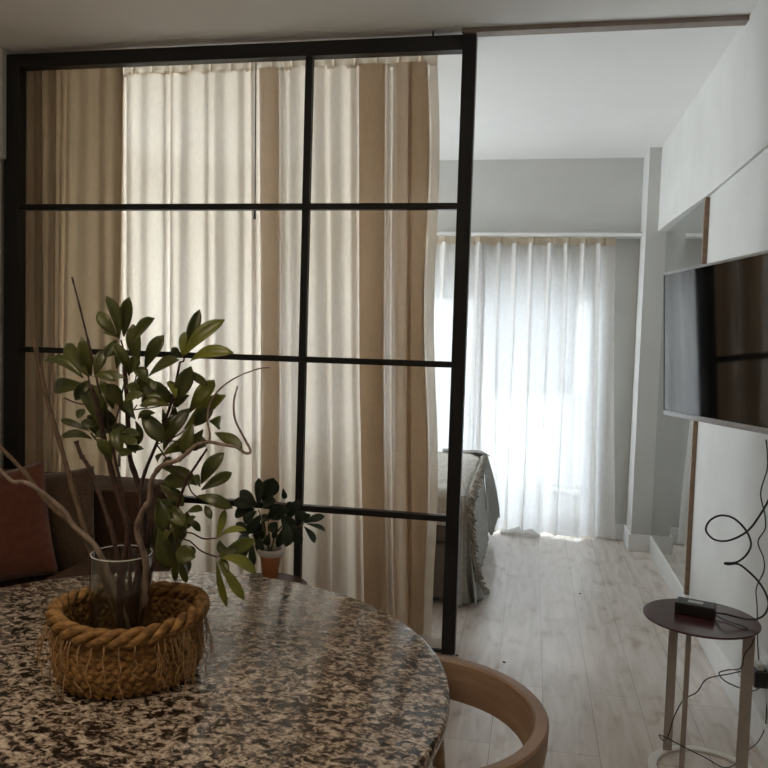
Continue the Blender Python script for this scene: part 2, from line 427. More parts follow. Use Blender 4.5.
cur = thing('cream_curtain', 'wide cream linen curtain hanging behind the black framed partition', 'curtain', (-1.3, 3.68, .01))
def drift1(i, n, p, t):
    f = i/n
    dx = (t-.42)*.082*min(1, max(.3, (p.x+2.4)/1.2))+.010*math.sin(9*p.x+1.3)*math.sin(2.2*t+p.x*3)*min(1, t*1.5)
    if p.x > -.92 and p.x < -.60: dx += .05*max(0, t-.55)*(1 if p.x < -.75 else .55)
    if p.x > -.52: dx += .012*math.sin(11*t)
    dy = .018*t*math.sin(p.x*23+t*2.0) + (.012*math.sin(60*t+p.x*9) if p.x > -.51 else 0)*.35
    return dx, dy
XA, XB = px_x(120), px_x(436.5)
fl = [(px_x(262), px_x(279)), (px_x(361), px_x(384)), (px_x(396), px_x(408)), (px_x(409), px_x(426))]
p1 = fold_path(XA, XB, 3.685, fl, .014, .07, 3)
curtain('cloth', M['linen'], p1, 2.752, .012, 64, cur, drift1)
# pinch-pleated heading tape above the cloth
def header(parent, xa, xb, y, z0_, z1, step, m):
    bm = bmesh.new(); pts = []; x = xa; k = 0
    while x < xb:
        pts += [Vector((x, y+.006, 0)), Vector((x+step*.42, y-.010, 0)), Vector((x+step*.46, y+.014, 0)), Vector((x+step*.52, y+.014, 0)), Vector((x+step*.56, y-.010, 0))]
        x += step
    pts.append(Vector((xb, y, 0))); pts = catmull(pts, 3)
    pts = [p for p in pts if p.x <= xb+.001]
    g = [[bm.verts.new((p.x, p.y, z1+(z0_-z1)*j/4-(.006*math.sin((p.x-xa)/step*2*PI) if j == 4 else 0))) for j in range(5)] for p in pts]
    for i in range(len(pts)-1):
        for j in range(4): bm.faces.new((g[i][j], g[i+1][j], g[i+1][j+1], g[i][j+1]))
    return finish(bm, 'heading_tape', m, parent)
header(cur, XA, XB-.034, 3.69, 2.742, 2.802, .105, M['tape'])
bm = bmesh.new()
wx = U(255, 140, 1, 3.64)
tube(bm, [Vector((U(256, 62, 1, 3.635).x, 3.635, 2.76)), Vector((U(255, 210, 1, 3.635).x, 3.635, U(255, 208, 1, 3.635).z))], .0028, 6)
tube(bm, [U(255, 207, 1, 3.635), U(254.7, 219, 1, 3.635)], (.0035, .0075), 8)
finish(bm, 'draw_rod', M['cable'], cur)
# left gathered panel, made darker in place of weaker backlight
cu2 = thing('shade_tinted_curtain', 'shade-tinted tan linen curtain gathered at the left end of the partition', 'curtain', (-2.35, 3.68, .01))
xa, xb = -2.65, px_x(123)
p2 = fold_path(xa, px_x(62), 3.66, [(px_x(37), px_x(43)), (px_x(50), px_x(57))], .020, .05, 5)
p2 += [(px_x(64), 3.69), (px_x(71), 3.664), (px_x(77), 3.686), (px_x(88), 3.668), (px_x(95), 3.694), (px_x(104), 3.67), (px_x(110), 3.688), (px_x(118), 3.672), (px_x(122), 3.664), (px_x(119), 3.70)]
def drift2(i, n, p, t): return .014*math.sin(p.x*17+t*2)*t, .02*t*math.sin(p.x*19)
curtain('cloth', M['linen_shade'], p2, 2.80, .012, 48, cu2, drift2, 8)
obox('curtain_track', M['whitepl'], (XA, -.45, 3.665, 3.71, 2.803, 2.8245), cur, bevel=0)
obox('curtain_track', M['whitepl'], (-2.62, XA-.002, 3.665, 3.71, 2.801, 2.8245), cu2, bevel=0)

# ------------------------------------------------------------------ far sheer curtains
def sheer(name, label, xa, xb, y, seed, step, droop):
    t = thing(name, label, 'curtain', ((xa+xb)/2, y, 0.008), 'white sheer curtains at the balcony window')
    rnd = random.Random(seed); path = []; x = xa; k = 0
    while x < xb-.01:
        path += [(x, y+.016), (x+step*.30, y+.004), (x+step*.46, y-.040*rnd.uniform(.6, 1.2)), (x+step*.58, y-.036), (x+step*.66, y+.012)]
        x += step*rnd.uniform(.88, 1.12)
    path.append((xb, y))
    path = [p for p in path if p[0] <= xb+1e-4]
    def dr(i, n, p, s):
        dx = .03*math.sin(p.x*7+seed)*s*s + .012*math.sin(p.x*31+s*4)*s
        return dx + droop*(p.x-xa)/(xb-xa)*s, .03*s*math.sin(p.x*21+seed+s)
    curtain('cloth', M['sheer'], path, 2.19, .02, 56, t, dr, 5)
    header(t, xa, xb, y, 2.175, 2.235, step, M['tape'])
    return t
s1 = sheer('sheer_curtain', 'white sheer pleated curtain at far window, between partition post and column', -.455, .555, 5.90, 4, .125, .055)
s2 = sheer('sheer_curtain', 'white sheer curtain seen through the glass left of the partition post', -2.95, -.375, 5.86, 9, .13, .0)
# puddled hem
bm = bmesh.new()
def pud(u, v):
    x = U(500, 536, 2, 0).x+u*.30; a = v*2*PI; r = .010+.016*math.sin(PI*u)+.004*math.sin(u*17+v*4)
    return (x, 5.875+math.cos(a)*(r+.015), .004+max(0, r+math.sin(a)*r*1.0+.003*math.sin(u*24+a*2)))
grid(bm, pud, 60, 14); finish(bm, 'puddled_hem', M['sheer'], s1)
# white batten that carries the curtains
structure('trim_6', M['trim'], [(-3.2, .7345, 5.845, YF+.001, 2.238, 2.262)], bevel=.002)

# ------------------------------------------------------------------ mirror
mi = thing('wall_mirror', 'tall wall mirror with cream and brown edge beside the corner column', 'mirror', (XR, 5.0, .125))
my0, my1, mz0, mz1 = 4.350, 5.655, .121, 2.243
obox('mirror_glass', M['mirror'], (XR-.010, XR-.0005, my0+.036, my1, mz0, mz1), mi, bevel=0)
obox('cream_edge', M['cream'], (XR-.0125, XR-.0005, my0+.026, my0+.036, mz0, mz1), mi, bevel=.001)
obox('brown_edge', M['bronze'], (XR-.024, XR-.0005, my0, my0+.026, mz0, mz1), mi, bevel=.002)

# ------------------------------------------------------------------ television
TL = U(663.5, 276, 1, 2.90); BL = U(665, 412.5, 1, 2.90)
tdir = Vector((-.2716, .9624, 0)).normalized()       # from the near edge to the far edge
tnear = -tdir
zb_, zt_ = BL.z, TL.z; LEN = .92; zt_ += .010; zb_ -= .009
base = Vector((BL.x*.5+TL.x*.5, 2.90, 0))
nrm = Vector((-tdir.y, tdir.x, 0));                    # faces the room
if nrm.x > 0: nrm = -nrm
tv = thing('television', 'flat black television on a wall arm, angled into the room', 'television', base + tnear*LEN/2 + Vector((0, 0, zb_)))
Rt = Matrix((( tnear.x, -nrm.x, 0), (tnear.y, -nrm.y, 0), (0, 0, 1)))
def tvbox(name, m, a0, a1, d0, d1, z0_, z1, bevel=.002):
    bm = bmesh.new(); vs = box(bm, a0, a1, d0, d1, z0_, z1)
    pv = base+Vector((0, 0, (zb_+zt_)/2)); RR = Matrix.Rotation(.016, 3, nrm) @ Matrix.Rotation(.045, 3, tnear)
    for v in vs: v.co = pv + RR @ (base + Rt @ v.co - pv)
    return finish(bm, name, m, tv, smooth=bevel > 0, bevel=bevel)
tvbox('screen', M['screen'], .008, LEN-.008, -.002, .004, zb_+.018, zt_-.008, 0)
tvbox('housing', M['plastic'], 0, LEN, .003, .030, zb_+.002, zt_, .003)
tvbox('lower_bezel', M['silver'], 0, LEN, -.004, .006, zb_, zb_+.017, .002)
tvbox('upper_bezel', M['silver'], 0, LEN, -.003, .0035, zt_-.0075, zt_+.001, .001)
tvbox('side_bezel', M['plastic'], 0, .0075, -.003, .0035, zb_+.017, zt_-.0075, .001)
tvbox('back_box', M['plastic'], .2, LEN-.2, .0295, .060, zb_+.06, zt_-.14, .004)
bm = bmesh.new()
mc = base + tnear*LEN*.62 + Vector((0, 0, (zb_+zt_)/2))
st = mc + Vector((-nrm.x, -nrm.y, 0))*.060
wallp = Vector((XR-.012, st.y+.02, st.z))
tube(bm, [st, (st+wallp)/2+Vector((0, .05, 0)), wallp], .014, 8)
box(bm, XR-.014, XR-.0005, wallp.y-.07, wallp.y+.07, st.z-.11, st.z+.11)
finish(bm, 'wall_arm', M['plastic'], tv, bevel=0)

# ------------------------------------------------------------------ side tables (maroon disc, taupe bars, white ring)
def side_table(name, label, cx, cy, rx, zt_, ring_c, ring_r, legs):
    t = thing(name, label, 'side table', (ring_c[0], ring_c[1], .0), 'round maroon side tables')
    bm = bmesh.new(); lathe(bm, [(0, zt_-.007), (rx-.002, zt_-.007), (rx, zt_-.005), (rx, zt_-.0015), (rx-.0015, zt_), (0, zt_)], cx, cy, 72)
    o = finish(bm, 'table_top', M['maroon'], t); e = o.modifiers.new('e', 'EDGE_SPLIT'); e.split_angle = .5
    bm = bmesh.new(); a, b = ring_r, ring_r-.030
    lathe(bm, [(b, .001), (a, .001), (a, .007), (a-.001, .008), (b+.001, .008), (b, .007), (b, .001)], ring_c[0], ring_c[1], 72)
    o = finish(bm, 'base_ring', M['whitering'], t); e = o.modifiers.new('e', 'EDGE_SPLIT'); e.split_angle = .5
    for lx, ly, ang, w, th in legs:
        p = Vector((lx, ly, 0)); bm = bmesh.new()
        box(bm, lx-w/2, lx+w/2, ly-th/2, ly+th/2,   .0085, zt_-.0075, rot=Matrix.Rotation(ang, 3, 'Z'), piv=p)
        finish(bm, 'leg', M['taupe'], t, bevel=.0015)
    return t
q = U(665, 752, 2, 0); q2 = U(741, 798, 2, 0); q3 = U(679.5, 782, 2, 0)
ZT = .555
L_ = U(642, 612, 2, ZT); R_ = U(761, 631, 2, ZT)
side_table('side_table', 'round maroon topped side table below the television, white ring base', .585, 2.70, .184, ZT, (.634, 2.722), .188,
           [(q.x+.007, q.y, .15, .032, .006), (q2.x-.004, q2.y, .30, .041, .006), (q3.x+.004, q3.y, .4, .018, .006)])
def lz(x, y): return U(x, y, 2, ZT)
ad = thing('power_adapter', 'black power adapter block with grey label on the maroon side table', 'power adapter', lz(697, 610)+Vector((0, 0, .001)))
pc = lz(695, 613)
bm = bmesh.new(); ra = Matrix.Rotation(-.32, 3, 'Z'); box(bm, pc.x-.062, pc.x+.062, pc.y-.036, pc.y+.036, ZT+.001, ZT+.037, rot=ra, piv=pc)
case_ = finish(bm, 'case', M['plastic'], ad, bevel=.004)
bm = bmesh.new(); box(bm, pc.x-.024, pc.x+.024, pc.y-.012, pc.y+.014, ZT+.0368, ZT+.0376, rot=ra, piv=pc); finish(bm, 'label_sticker', M['label'], case_, smooth=False)

def cable(name, label, pts, r, m=None, seg=8, cat='cable'):
    bm = bmesh.new(); P = catmull([Vector(p) for p in pts], 8); c = P[0].copy()
    tube(bm, P, r, seg)
    for v in bm.verts: v.co -= c
    o = finish(bm, name, m or M['cable']); o.location = c
    return tag(o, label, cat)
YP = 2.66
def cp(x, y, Y=YP): return U(x, y, 1, Y)
cable('power_cable', 'thick black cable looping in the air from television down to black adapter',
      [cp(772, 452, 2.62), cp(776, 480, 2.62), cp(768, 501), cp(758, 518), cp(748.6, 530), cp(737, 537.5), cp(725, 541), cp(713.4, 539), cp(706, 530.5), cp(709.5, 521), cp(720, 515.5), cp(733, 518),
       cp(745, 529), cp(751, 543), cp(747, 554), cp(737, 562), cp(725, 563), cp(728, 564.5), cp(738, 564), cp(748, 571), cp(758, 581), cp(765, 592), cp(768.5, 604), cp(764, 615), cp(754, 619.5), cp(742, 618.5), cp(725, 614), pc+Vector((.058, -.022, .014))], .0034)
cable('thin_cable', 'thin black cable hanging in waves from television to wall socket',
      [cp(766, 440, 2.64), cp(767.5, 455, 2.7), cp(767, 470, 2.75), cp(760.7, 493, 2.8), cp(765, 515, 2.82), cp(765, 529, 2.84), cp(758, 542, 2.86), cp(763.5, 558, 2.88), cp(763.8, 571, 2.9), cp(756.4, 588, 2.92), cp(757, 605, 2.93), cp(757.5, 625, 2.94), cp(757.5, 640, 2.95), cp(758.3, 655, 2.96), cp(759.5, 667, 2.97)], .0022)
cable('charger_cable', 'thin black cable dropping off the maroon table edge to the base ring',
      [pc+Vector((.055, -.028, .010)), lz(726, 622)+Vector((0, 0, .004)), lz(744, 628)+Vector((0, 0, .004)), cp(753.8, 635, 2.62), cp(751.5, 645, 2.60), cp(744.7, 654, 2.56), cp(740.8, 668, 2.56), cp(728, 670, 2.6), cp(719, 673, 2.63), cp(725, 681, 2.64), cp(740, 688, 2.68), cp(752, 691, 2.8), cp(760, 688, 2.9)], .0020)
cable('slack_cable', 'thin black cable drooping between side table legs down to floor',
      [cp(742, 671, 2.64), cp(729, 674, 2.66), cp(707, 679, 2.68), cp(697, 692, 2.7), cp(683.5, 700, 2.72), cp(674, 717, 2.74), cp(668.5, 735, 2.78), cp(664, 741, 2.74), cp(659, 735, 2.70), cp(667, 738, 2.66), cp(686, 748, 2.64), cp(706, 758, 2.62), cp(722, 767, 2.60), cp(734, 765, 2.62), cp(745, 752, 2.72), cp(757, 743, 2.82), cp(765, 727, 2.9), cp(766.5, 705, 2.94), cp(766.3, 690, 2.96)], .0019)
so = thing('wall_socket', 'white wall socket low on right wall with black plug adapter', 'wall socket', (XR, 2.99, .27))
s_ = cp(770, 655, 2.98)
obox('socket_plate', M['whitepl'], (XR-.010, XR-.0005, 2.90, 3.02, .24, .36), so, bevel=.003)
a_ = U(754, 688, 1, 2.90); b_ = U(753, 672, 1, 2.90)
plg = obox('plug_adapter', M['plastic'], (a_.x, XR-.009, 2.90, 2.985, a_.z, b_.z), so, bevel=.004)
obox('white_plug', M['whitepl'], (a_.x+.012, XR-.02, 2.92, 2.965, b_.z-.001, b_.z+.022), plg, bevel=.003)

# ------------------------------------------------------------------ dining table
TC = (-.824, 1.426); TR = .694; TZ = .75
dt = thing('dining_table', 'large round speckled granite dining table in the foreground', 'dining table', (TC[0], TC[1], 0))
bm = bmesh.new(); lathe(bm, [(0, TZ-.030), (TR-.006, TZ-.030), (TR-.001, TZ-.026), (TR, TZ-.015), (TR-.001, TZ-.005), (TR-.004, TZ-.001), (TR-.008, TZ), (0, TZ)], TC[0], TC[1], 160)
o = finish(bm, 'table_top', M['granite'], dt)
bm = bmesh.new(); lathe(bm, [(0, .001), (.26, .001), (.26, .015), (.10, .04), (.055, .09), (.05, .40), (.055, .66), (.16, .70), (.22, .719), (0, .7195)], TC[0], TC[1], 48)
finish(bm, 'pedestal', M['black'], dt)

# ------------------------------------------------------------------ chair with bent backrest
ch = thing('dining_chair', 'beech armchair with curved bent backrest, at right edge of the granite table', 'chair', (-.25, 1.54, 0))
CC = (-.216, 1.538)
bm = bmesh.new(); prev = None; n = 64
for i in range(n+1):
    a = math.radians(-128+ (132+128)*i/n)
    e = min(1, min(i, n-i)/6); e = .35+.65*math.sqrt(e)
    ro, ri, rb = .277, .2475, .2475
    zt2, zb2 = .70, .70-.088*e
    sec = [(ro-.004, zt2), (ri+.004, zt2), (ri, zt2-.004), (ri-.002, (zt2+zb2)/2), (rb-.012, zb2+.003), (rb-.008, zb2), (ro-.014, zb2), (ro-.008, zb2+.004), (ro-.001, (zt2+zb2)/2), (ro, zt2-.004)]
    cur_ = [bm.verts.new((CC[0]+r*math.cos(a), CC[1]+r*math.sin(a), z)) for r, z in sec]
    if prev:
        for k in range(len(sec)): bm.faces.new((prev[k], prev[(k+1) % len(sec)], cur_[(k+1) % len(sec)], cur_[k]))
    else: bm.faces.new(cur_)
    prev = cur_
bm.faces.new(prev[::-1])
o = finish(bm, 'backrest', M['beech'], ch); e = o.modifiers.new('e', 'EDGE_SPLIT'); e.split_angle = .5
bm = bmesh.new(); lathe(bm, [(0, .42), (.19, .42), (.215, .43), (.222, .445), (.215, .462), (.18, .470), (0, .466)], -.25, 1.535, 64, 1, 1)
finish(bm, 'seat', M['chairseat'], ch)
bm = bmesh.new(); lathe(bm, [(0, .385), (.19, .385), (.20, .39), (.20, .419), (0, .419)], -.25, 1.535, 64); finish(bm, 'seat_frame', M['beech'], ch)
for (tx, ty, tz), (bx, by) in (((-.198, 1.792, .615), (-.150, 1.86)), ((-.198, 1.286, .615), (-.15, 1.22)), ((-.395, 1.66, .40), (-.46, 1.73)), ((-.395, 1.41, .40), (-.46, 1.34))):
    bm = bmesh.new(); tube(bm, [Vector((tx, ty, tz)), Vector((tx*.6+bx*.4, ty*.6+by*.4, tz*.6)), Vector((bx, by, .001))], (.017, .013), 14)
    finish(bm, 'leg', M['beech'], ch)

# ------------------------------------------------------------------ woven basket
BX, BY = -.792, 1.436
bk = thing('woven_basket', 'round woven hyacinth basket with loose straw fringe, on the granite table', 'basket', (BX, BY, TZ))
bm = bmesh.new()
rows = 9
for k in range(rows):
    z = TZ+.0085+k*.0125; R = .120+.022*math.sin(PI*.5*min(1, (k+1)/5))-.0006*k
    n = 44; sub = 6; N = n*sub; rings = []; seg = 8
    for i in range(N):
        th = 2*PI*i/N; ph = (i/sub + (k % 2)*.5) % 1
        bul = .0052+.0040*math.sin(PI*ph)**.7
        sk = (ph-.5)*.0075*(1 if k % 2 else -1)
        rr = R+.003*math.sin(3*th+1)
        rings.append([bm.verts.new((BX+(rr+bul*math.cos(2*PI*j/seg))*math.cos(th), BY+(rr+bul*math.cos(2*PI*j/seg))*math.sin(th), z+sk+1.15*bul*math.sin(2*PI*j/seg))) for j in range(seg)])
    for i in range(N):
        A, B = rings[i], rings[(i+1) % N]
        for j in range(seg): bm.faces.new((A[j], A[(j+1) % seg], B[(j+1) % seg], B[j]))
lathe(bm, [(0, TZ+.004), (.125, TZ+.004), (.125, TZ+.010), (0, TZ+.010)], BX, BY, 48)
zmin = min(v.co.z for v in bm.verts)
for v in bm.verts: v.co.z += (TZ+.0006-zmin) if v.co.z < TZ+.012 else 0
finish(bm, 'woven_body', M['basket'], bk)
bm = bmesh.new()
for s in range(3):
    pts = []; N = 300
    for i in range(N):
        th = 2*PI*i/N; a = 9*th+s*2*PI/3
        rr = .143+.0085*math.cos(a)+.002*math.sin(3*th); zz = TZ+.130+.0105*math.sin(a)+.005*math.sin(2*th+.6)
        pts.append(Vector((BX+rr*math.cos(th), BY+rr*math.sin(th), zz)))
    tube(bm, pts, .0092, 8, closed=True)
finish(bm, 'braided_rim', M['basket'], bk)
bm = bmesh.new(); rnd = random.Random(12)
def strand(th, z1, out, kink, r=.0011):
    R0 = .150
    pts = []; n = 6; z = TZ+.118
    for i in range(n):
        f = i/(n-1); rr = R0+.004+out*f+kink*rnd.uniform(-.4, 1)*f*(1-f)*2; t = th+kink*rnd.uniform(-4, 4)*f
        pts.append(Vector((BX+rr*math.cos(t), BY+rr*math.sin(t), max(TZ+.0022, z+(z1-z)*f))))
    tube(bm, catmull(pts, 3), (r, r*.6), 5)
for i in range(38): strand(rnd.uniform(-.75, .30), TZ+rnd.uniform(.003, .045), rnd.uniform(.002, .035), .02, .0009)
for i in range(16): strand(rnd.uniform(-PI-.1, -PI+.75), TZ+rnd.uniform(.01, .06), rnd.uniform(.005, .03), .02, .0009)
for th, z1 in ((-2.30, .004), (-2.05, .02), (-1.98, .002), (-1.92, .012), (-1.85, .05), (-1.8, .004), (-1.65, .03), (-1.5, .02), (-1.18, .003), (-1.0, .05), (-2.5, .04), (-1.35, .045), (-2.2, .05)): strand(th, TZ+z1, .010, .022, .0017)
o = finish(bm, 'straw_fringe', M['raffia'], bk); o['kind'] = 'stuff'

# ------------------------------------------------------------------ glass vase standing in the basket
VX, VY = BX-.03, 1.46
VX = (U(90, 553, 1, 1.46).x+U(154, 553, 1, 1.46).x)/2; VR = .0620; VT = .990
va = thing('glass_vase', 'clear glass cylinder vase standing in the woven basket', 'vase', (VX, VY, TZ+.011))
bm = bmesh.new(); b0 = TZ+.0115
lathe(bm, [(0, b0), (VR-.004, b0), (VR, b0+.005), (VR+.001, b0+.1), (VR, VT-.004), (VR-.0015, VT), (VR-.003, VT-.003), (VR-.003, b0+.010), (0, b0+.008)], VX, VY, 72)
vb = finish(bm, 'vase_body', M['vase'], va)
bm = bmesh.new()
pts = [Vector((VX+(VR-.0012)*math.cos(2*PI*i/72), VY+(VR-.0012)*math.sin(2*PI*i/72), VT-.001)) for i in range(72)]
tube(bm, pts, .0014, 8, closed=True); finish(bm, 'vase_rim', mat('pale glass lip', (.50, .52, .50), (.60, .62, .60), 9, .12), vb)

# ------------------------------------------------------------------ branches
YV = 1.46
def stick(bm, pix, r, seg=8, knob=0, seed=0):
    rnd = random.Random(seed)
    pts = [U(p[0], p[1], 1, p[2] if len(p) > 2 else YV) for p in pix]
    P = catmull(pts, 5); ph = rnd.uniform(0, 6)
    tube(bm, P, r, seg, rfun=(lambda i, f: 1+knob*max(0, math.sin(i*1.1+ph))**6+.08*math.sin(i*2.3)) if knob else None)

def leaf(bm, B, T, wid, nrmdir, curl, fold):
    """one schefflera leaflet: obovate, keeled along the midrib, arched"""
    ax = T-B; L = ax.length*1.03; ax.normalize()
    n = (nrmdir-ax*nrmdir.dot(ax)).normalized(); s = ax.cross(n)
    rows = 9; g = []
    for i in range(rows+1):
        f = i/rows
        w = wid*.48*(math.sin(PI*min(1, f**1.55*.985+.015))**.62)
        if i == 0: w = wid*.04
        if i == rows: w = wid*.03
        c = B+ax*L*f+n*curl*L*math.sin(PI*f)*.35 - n*curl*L*.25*f*f
        g.append([bm.verts.new(c-s*w+n*w*fold), bm.verts.new(c-s*w*.5+n*w*fold*.4), bm.verts.new(c), bm.verts.new(c+s*w*.5+n*w*fold*.4), bm.verts.new(c+s*w+n*w*fold)])
    for a, b in zip(g, g[1:]):
        for k in range(4): bm.faces.new((a[k], a[k+1], b[k+1], b[k]))

def branch(name, label, stems, leaves, hubs, seed, mt=None, lm=None, petr=.0012, Y0=YV, spread=.07, cat='branch', group='leafy and bare branches in the vase', parent=None, wscale=1.0, extra=0):
    rnd = random.Random(seed)
    root = parent
    if root is None:
        root = thing(name, label, cat, U(*stems[0][0][-1][:2], 1, Y0), group)
    bm = bmesh.new()
    for pix, r, kn in stems: stick(bm, pix, r, 8, kn, seed)
    for a, b in hubs: stick(bm, [a, ((a[0]+b[0])/2+rnd.uniform(-2, 2), (a[1]+b[1])/2+rnd.uniform(0, 3), (a[2]+b[2])/2), b], petr*1.3, 6)
    finish(bm, 'stem', mt or M['bark'], root)
    bm2 = {}
    hs = [(L[0], L[1]) for L in leaves]
    leaves = list(leaves)
    for _ in range(extra):
        hx, hy = rnd.choice(hs); a = rnd.uniform(0, 2*PI); l = rnd.uniform(14, 24)*min(1, 1.45/Y0*1.1)
        leaves.append((hx+3*math.cos(a), hy+3*math.sin(a), hx+l*math.cos(a), hy+l*math.sin(a), l*.5))
    for L in leaves:
        bx, by, tx, ty, w = L[:5]; key = L[5] if len(L) > 5 else 0
        d0 = Y0+rnd.uniform(-spread, spread); d1 = d0+rnd.uniform(-.035, .03)
        B = U(bx, by, 1, d0); T = U(tx, ty, 1, d1)
        view = (CAM-B).normalized(); up = Vector((0, 0, 1))
        tilt = rnd.uniform(-.55, .55); axd = (T-B).normalized()
        nd = Quaternion(axd, tilt) @ (view*.8+up*.45).normalized()
        wm = w*d0/F/max(.6, math.cos(tilt))*wscale
        bmx = bm2.setdefault(key, bmesh.new())
        leaf(bmx, B, T, wm, nd, rnd.uniform(.05, .45), rnd.uniform(.15, .55))
    for key, b in bm2.items():
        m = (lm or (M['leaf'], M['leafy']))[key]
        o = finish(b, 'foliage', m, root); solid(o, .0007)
    return root

k1 = 2.954
def c1(x, y): return (x/k1, 250+y/k1)
def c3(x, y): return (x/k1, 440+y/k1)
def c2(x, y): return (80+x/3.84, 420+y/3.84)
def LL(cf, k, rows):
    out = []
    for r in rows:
        a = cf(r[0], r[1]); b = cf(r[2], r[3]); out.append((a[0], a[1], b[0], b[1], r[4]/k, *(r[5:6])))
    return out
left_leaves = LL(c1, k1, [(265, 375, 192, 275, 46), (270, 372, 241, 265, 42), (283, 368, 305, 297, 42), (245, 378, 133, 320, 54), (262, 402, 155, 405, 50), (262, 405, 300, 470, 40),
    (265, 535, 178, 500, 24), (272, 558, 183, 545, 36), (372, 378, 295, 372, 40), (250, 470, 230, 495, 28), (300, 525, 248, 420, 58), (310, 560, 262, 490, 50), (320, 500, 275, 400, 50), (345, 545, 290, 470, 52), (335, 470, 300, 390, 44), (262, 385, 225, 440, 44)])
mid_leaves = LL(c1, k1, [(352, 262, 320, 136, 40), (348, 258, 288, 183, 40), (366, 256, 380, 143, 44), (392, 275, 452, 203, 50), (410, 340, 393, 222, 46), (428, 352, 480, 254, 54), (440, 372, 525, 325, 58), (382, 372, 340, 275, 38),
    (385, 365, 398, 315, 36), (362, 462, 320, 398, 48), (435, 395, 405, 345, 46), (505, 462, 415, 455, 40), (520, 448, 425, 400, 58), (400, 505, 412, 572, 26), (418, 478, 482, 562, 54), (480, 470, 485, 542, 26), (362, 610, 350, 520, 50), (400, 500, 350, 450, 46), (420, 430, 375, 400, 46), (385, 560, 330, 520, 44), (400, 600, 372, 530, 44), (345, 350, 355, 290, 30), (405, 440, 440, 380, 42), (330, 620, 290, 560, 44)])
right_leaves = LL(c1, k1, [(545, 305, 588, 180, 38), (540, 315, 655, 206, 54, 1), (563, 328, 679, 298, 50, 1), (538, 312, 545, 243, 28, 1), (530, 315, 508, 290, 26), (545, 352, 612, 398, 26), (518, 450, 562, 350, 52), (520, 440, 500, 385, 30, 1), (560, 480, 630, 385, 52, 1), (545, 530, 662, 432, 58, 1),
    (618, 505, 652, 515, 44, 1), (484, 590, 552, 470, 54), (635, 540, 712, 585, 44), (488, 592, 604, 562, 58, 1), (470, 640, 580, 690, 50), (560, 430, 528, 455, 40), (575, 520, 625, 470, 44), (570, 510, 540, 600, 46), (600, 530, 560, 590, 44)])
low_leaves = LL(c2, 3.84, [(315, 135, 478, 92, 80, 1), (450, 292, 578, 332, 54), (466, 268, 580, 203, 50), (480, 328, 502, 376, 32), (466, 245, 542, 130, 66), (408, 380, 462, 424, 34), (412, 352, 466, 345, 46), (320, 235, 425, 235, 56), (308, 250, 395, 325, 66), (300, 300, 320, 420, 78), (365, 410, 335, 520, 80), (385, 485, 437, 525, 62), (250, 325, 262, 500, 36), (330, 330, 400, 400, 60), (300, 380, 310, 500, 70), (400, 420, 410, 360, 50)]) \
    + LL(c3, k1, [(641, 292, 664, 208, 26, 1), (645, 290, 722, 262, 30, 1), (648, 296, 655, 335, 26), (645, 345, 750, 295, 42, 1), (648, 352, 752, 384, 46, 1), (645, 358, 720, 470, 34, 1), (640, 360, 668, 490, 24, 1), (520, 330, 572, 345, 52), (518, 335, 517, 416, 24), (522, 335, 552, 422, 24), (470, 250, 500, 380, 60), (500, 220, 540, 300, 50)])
vase_in = (123, 600, 1.46)
branch('leafy_branch', 'leafy branch reaching left beneath the tall thin twig', [([(90, 385, 1.42), (97, 405, 1.43), (105, 443, 1.45), (112.5, 475, 1.46), (121.7, 506, 1.46), (128, 535, 1.46), (120, 590, 1.46), (124, 640, 1.44)], (.0045, .0075), .35)], left_leaves,
       [((97, 405, 1.43), (64, 398, 1.40)), ((90, 385, 1.42), (88, 376, 1.42)), ((105, 443, 1.45), (91, 433, 1.42)), ((107, 450, 1.45), (125, 379, 1.43)), ((112, 470, 1.45), (100, 425, 1.45))], 21, extra=6)
branch('leafy_branch', 'leafy branch standing upright in the middle of the vase', [([(124, 366, 1.48), (127, 400, 1.48), (129.5, 454, 1.48), (136, 477, 1.48), (142.5, 501, 1.475), (146, 535, 1.47), (138, 580, 1.46), (135, 640, 1.45)], (.0040, .0080), .3)], mid_leaves,
       [((124, 366, 1.48), (121, 340, 1.47)), ((128, 395, 1.48), (146, 374, 1.46)), ((129, 420, 1.48), (137, 405, 1.46)), ((129, 410, 1.48), (174, 403, 1.47)), ((128, 400, 1.48), (138, 365, 1.50))], 22, extra=16)
branch('leafy_branch', 'leafy branch with yellow green top leaves, reaching up right', [([(180, 362, 1.44), (172, 400, 1.44), (158, 440, 1.46), (143, 478, 1.47), (141, 505, 1.46), (143, 540, 1.46), (136, 580, 1.45), (130, 640, 1.46)], (.0022, .0060), .2)], right_leaves,
       [((180, 362, 1.44), (184, 354, 1.43)), ((165, 425, 1.44), (174, 402, 1.42)), ((155, 445, 1.46), (186, 430, 1.43)), ((158, 440, 1.46), (202, 442, 1.43))], 23, extra=4)
branch('leafy_branch', 'leafy branch drooping low to the right over the basket', [([(207, 449, 1.43), (197, 464, 1.43), (186.8, 480, 1.43), (177.7, 506, 1.44), (173.7, 524, 1.45), (164, 545, 1.45), (150, 575, 1.45), (138, 640, 1.45)], (.0022, .0046), .2)], low_leaves,
       [((174, 524, 1.44), (193, 533.5, 1.42)), ((193, 533.5, 1.42), (217, 538, 1.40)), ((173, 530, 1.45), (190, 541, 1.43)), ((190, 541, 1.43), (217, 557, 1.40)), ((187, 480, 1.43), (198, 498, 1.42)), ((176, 515, 1.45), (176, 551, 1.44)), ((187, 480, 1.43), (157, 445, 1.46)), ((180, 500, 1.43), (160, 490, 1.45))], 24, extra=10)
def twig(name, label, stems, m, seed):
    bm = bmesh.new()
    for pix, r, kn in stems: stick(bm, pix, r, 8, kn, seed)
    c = U(*stems[0][0][-1][:2], 1, YV)
    for v in bm.verts: v.co -= c
    o = finish(bm, name, m); o.location = c
    return tag(o, label, 'twig', 'leafy and bare branches in the vase')
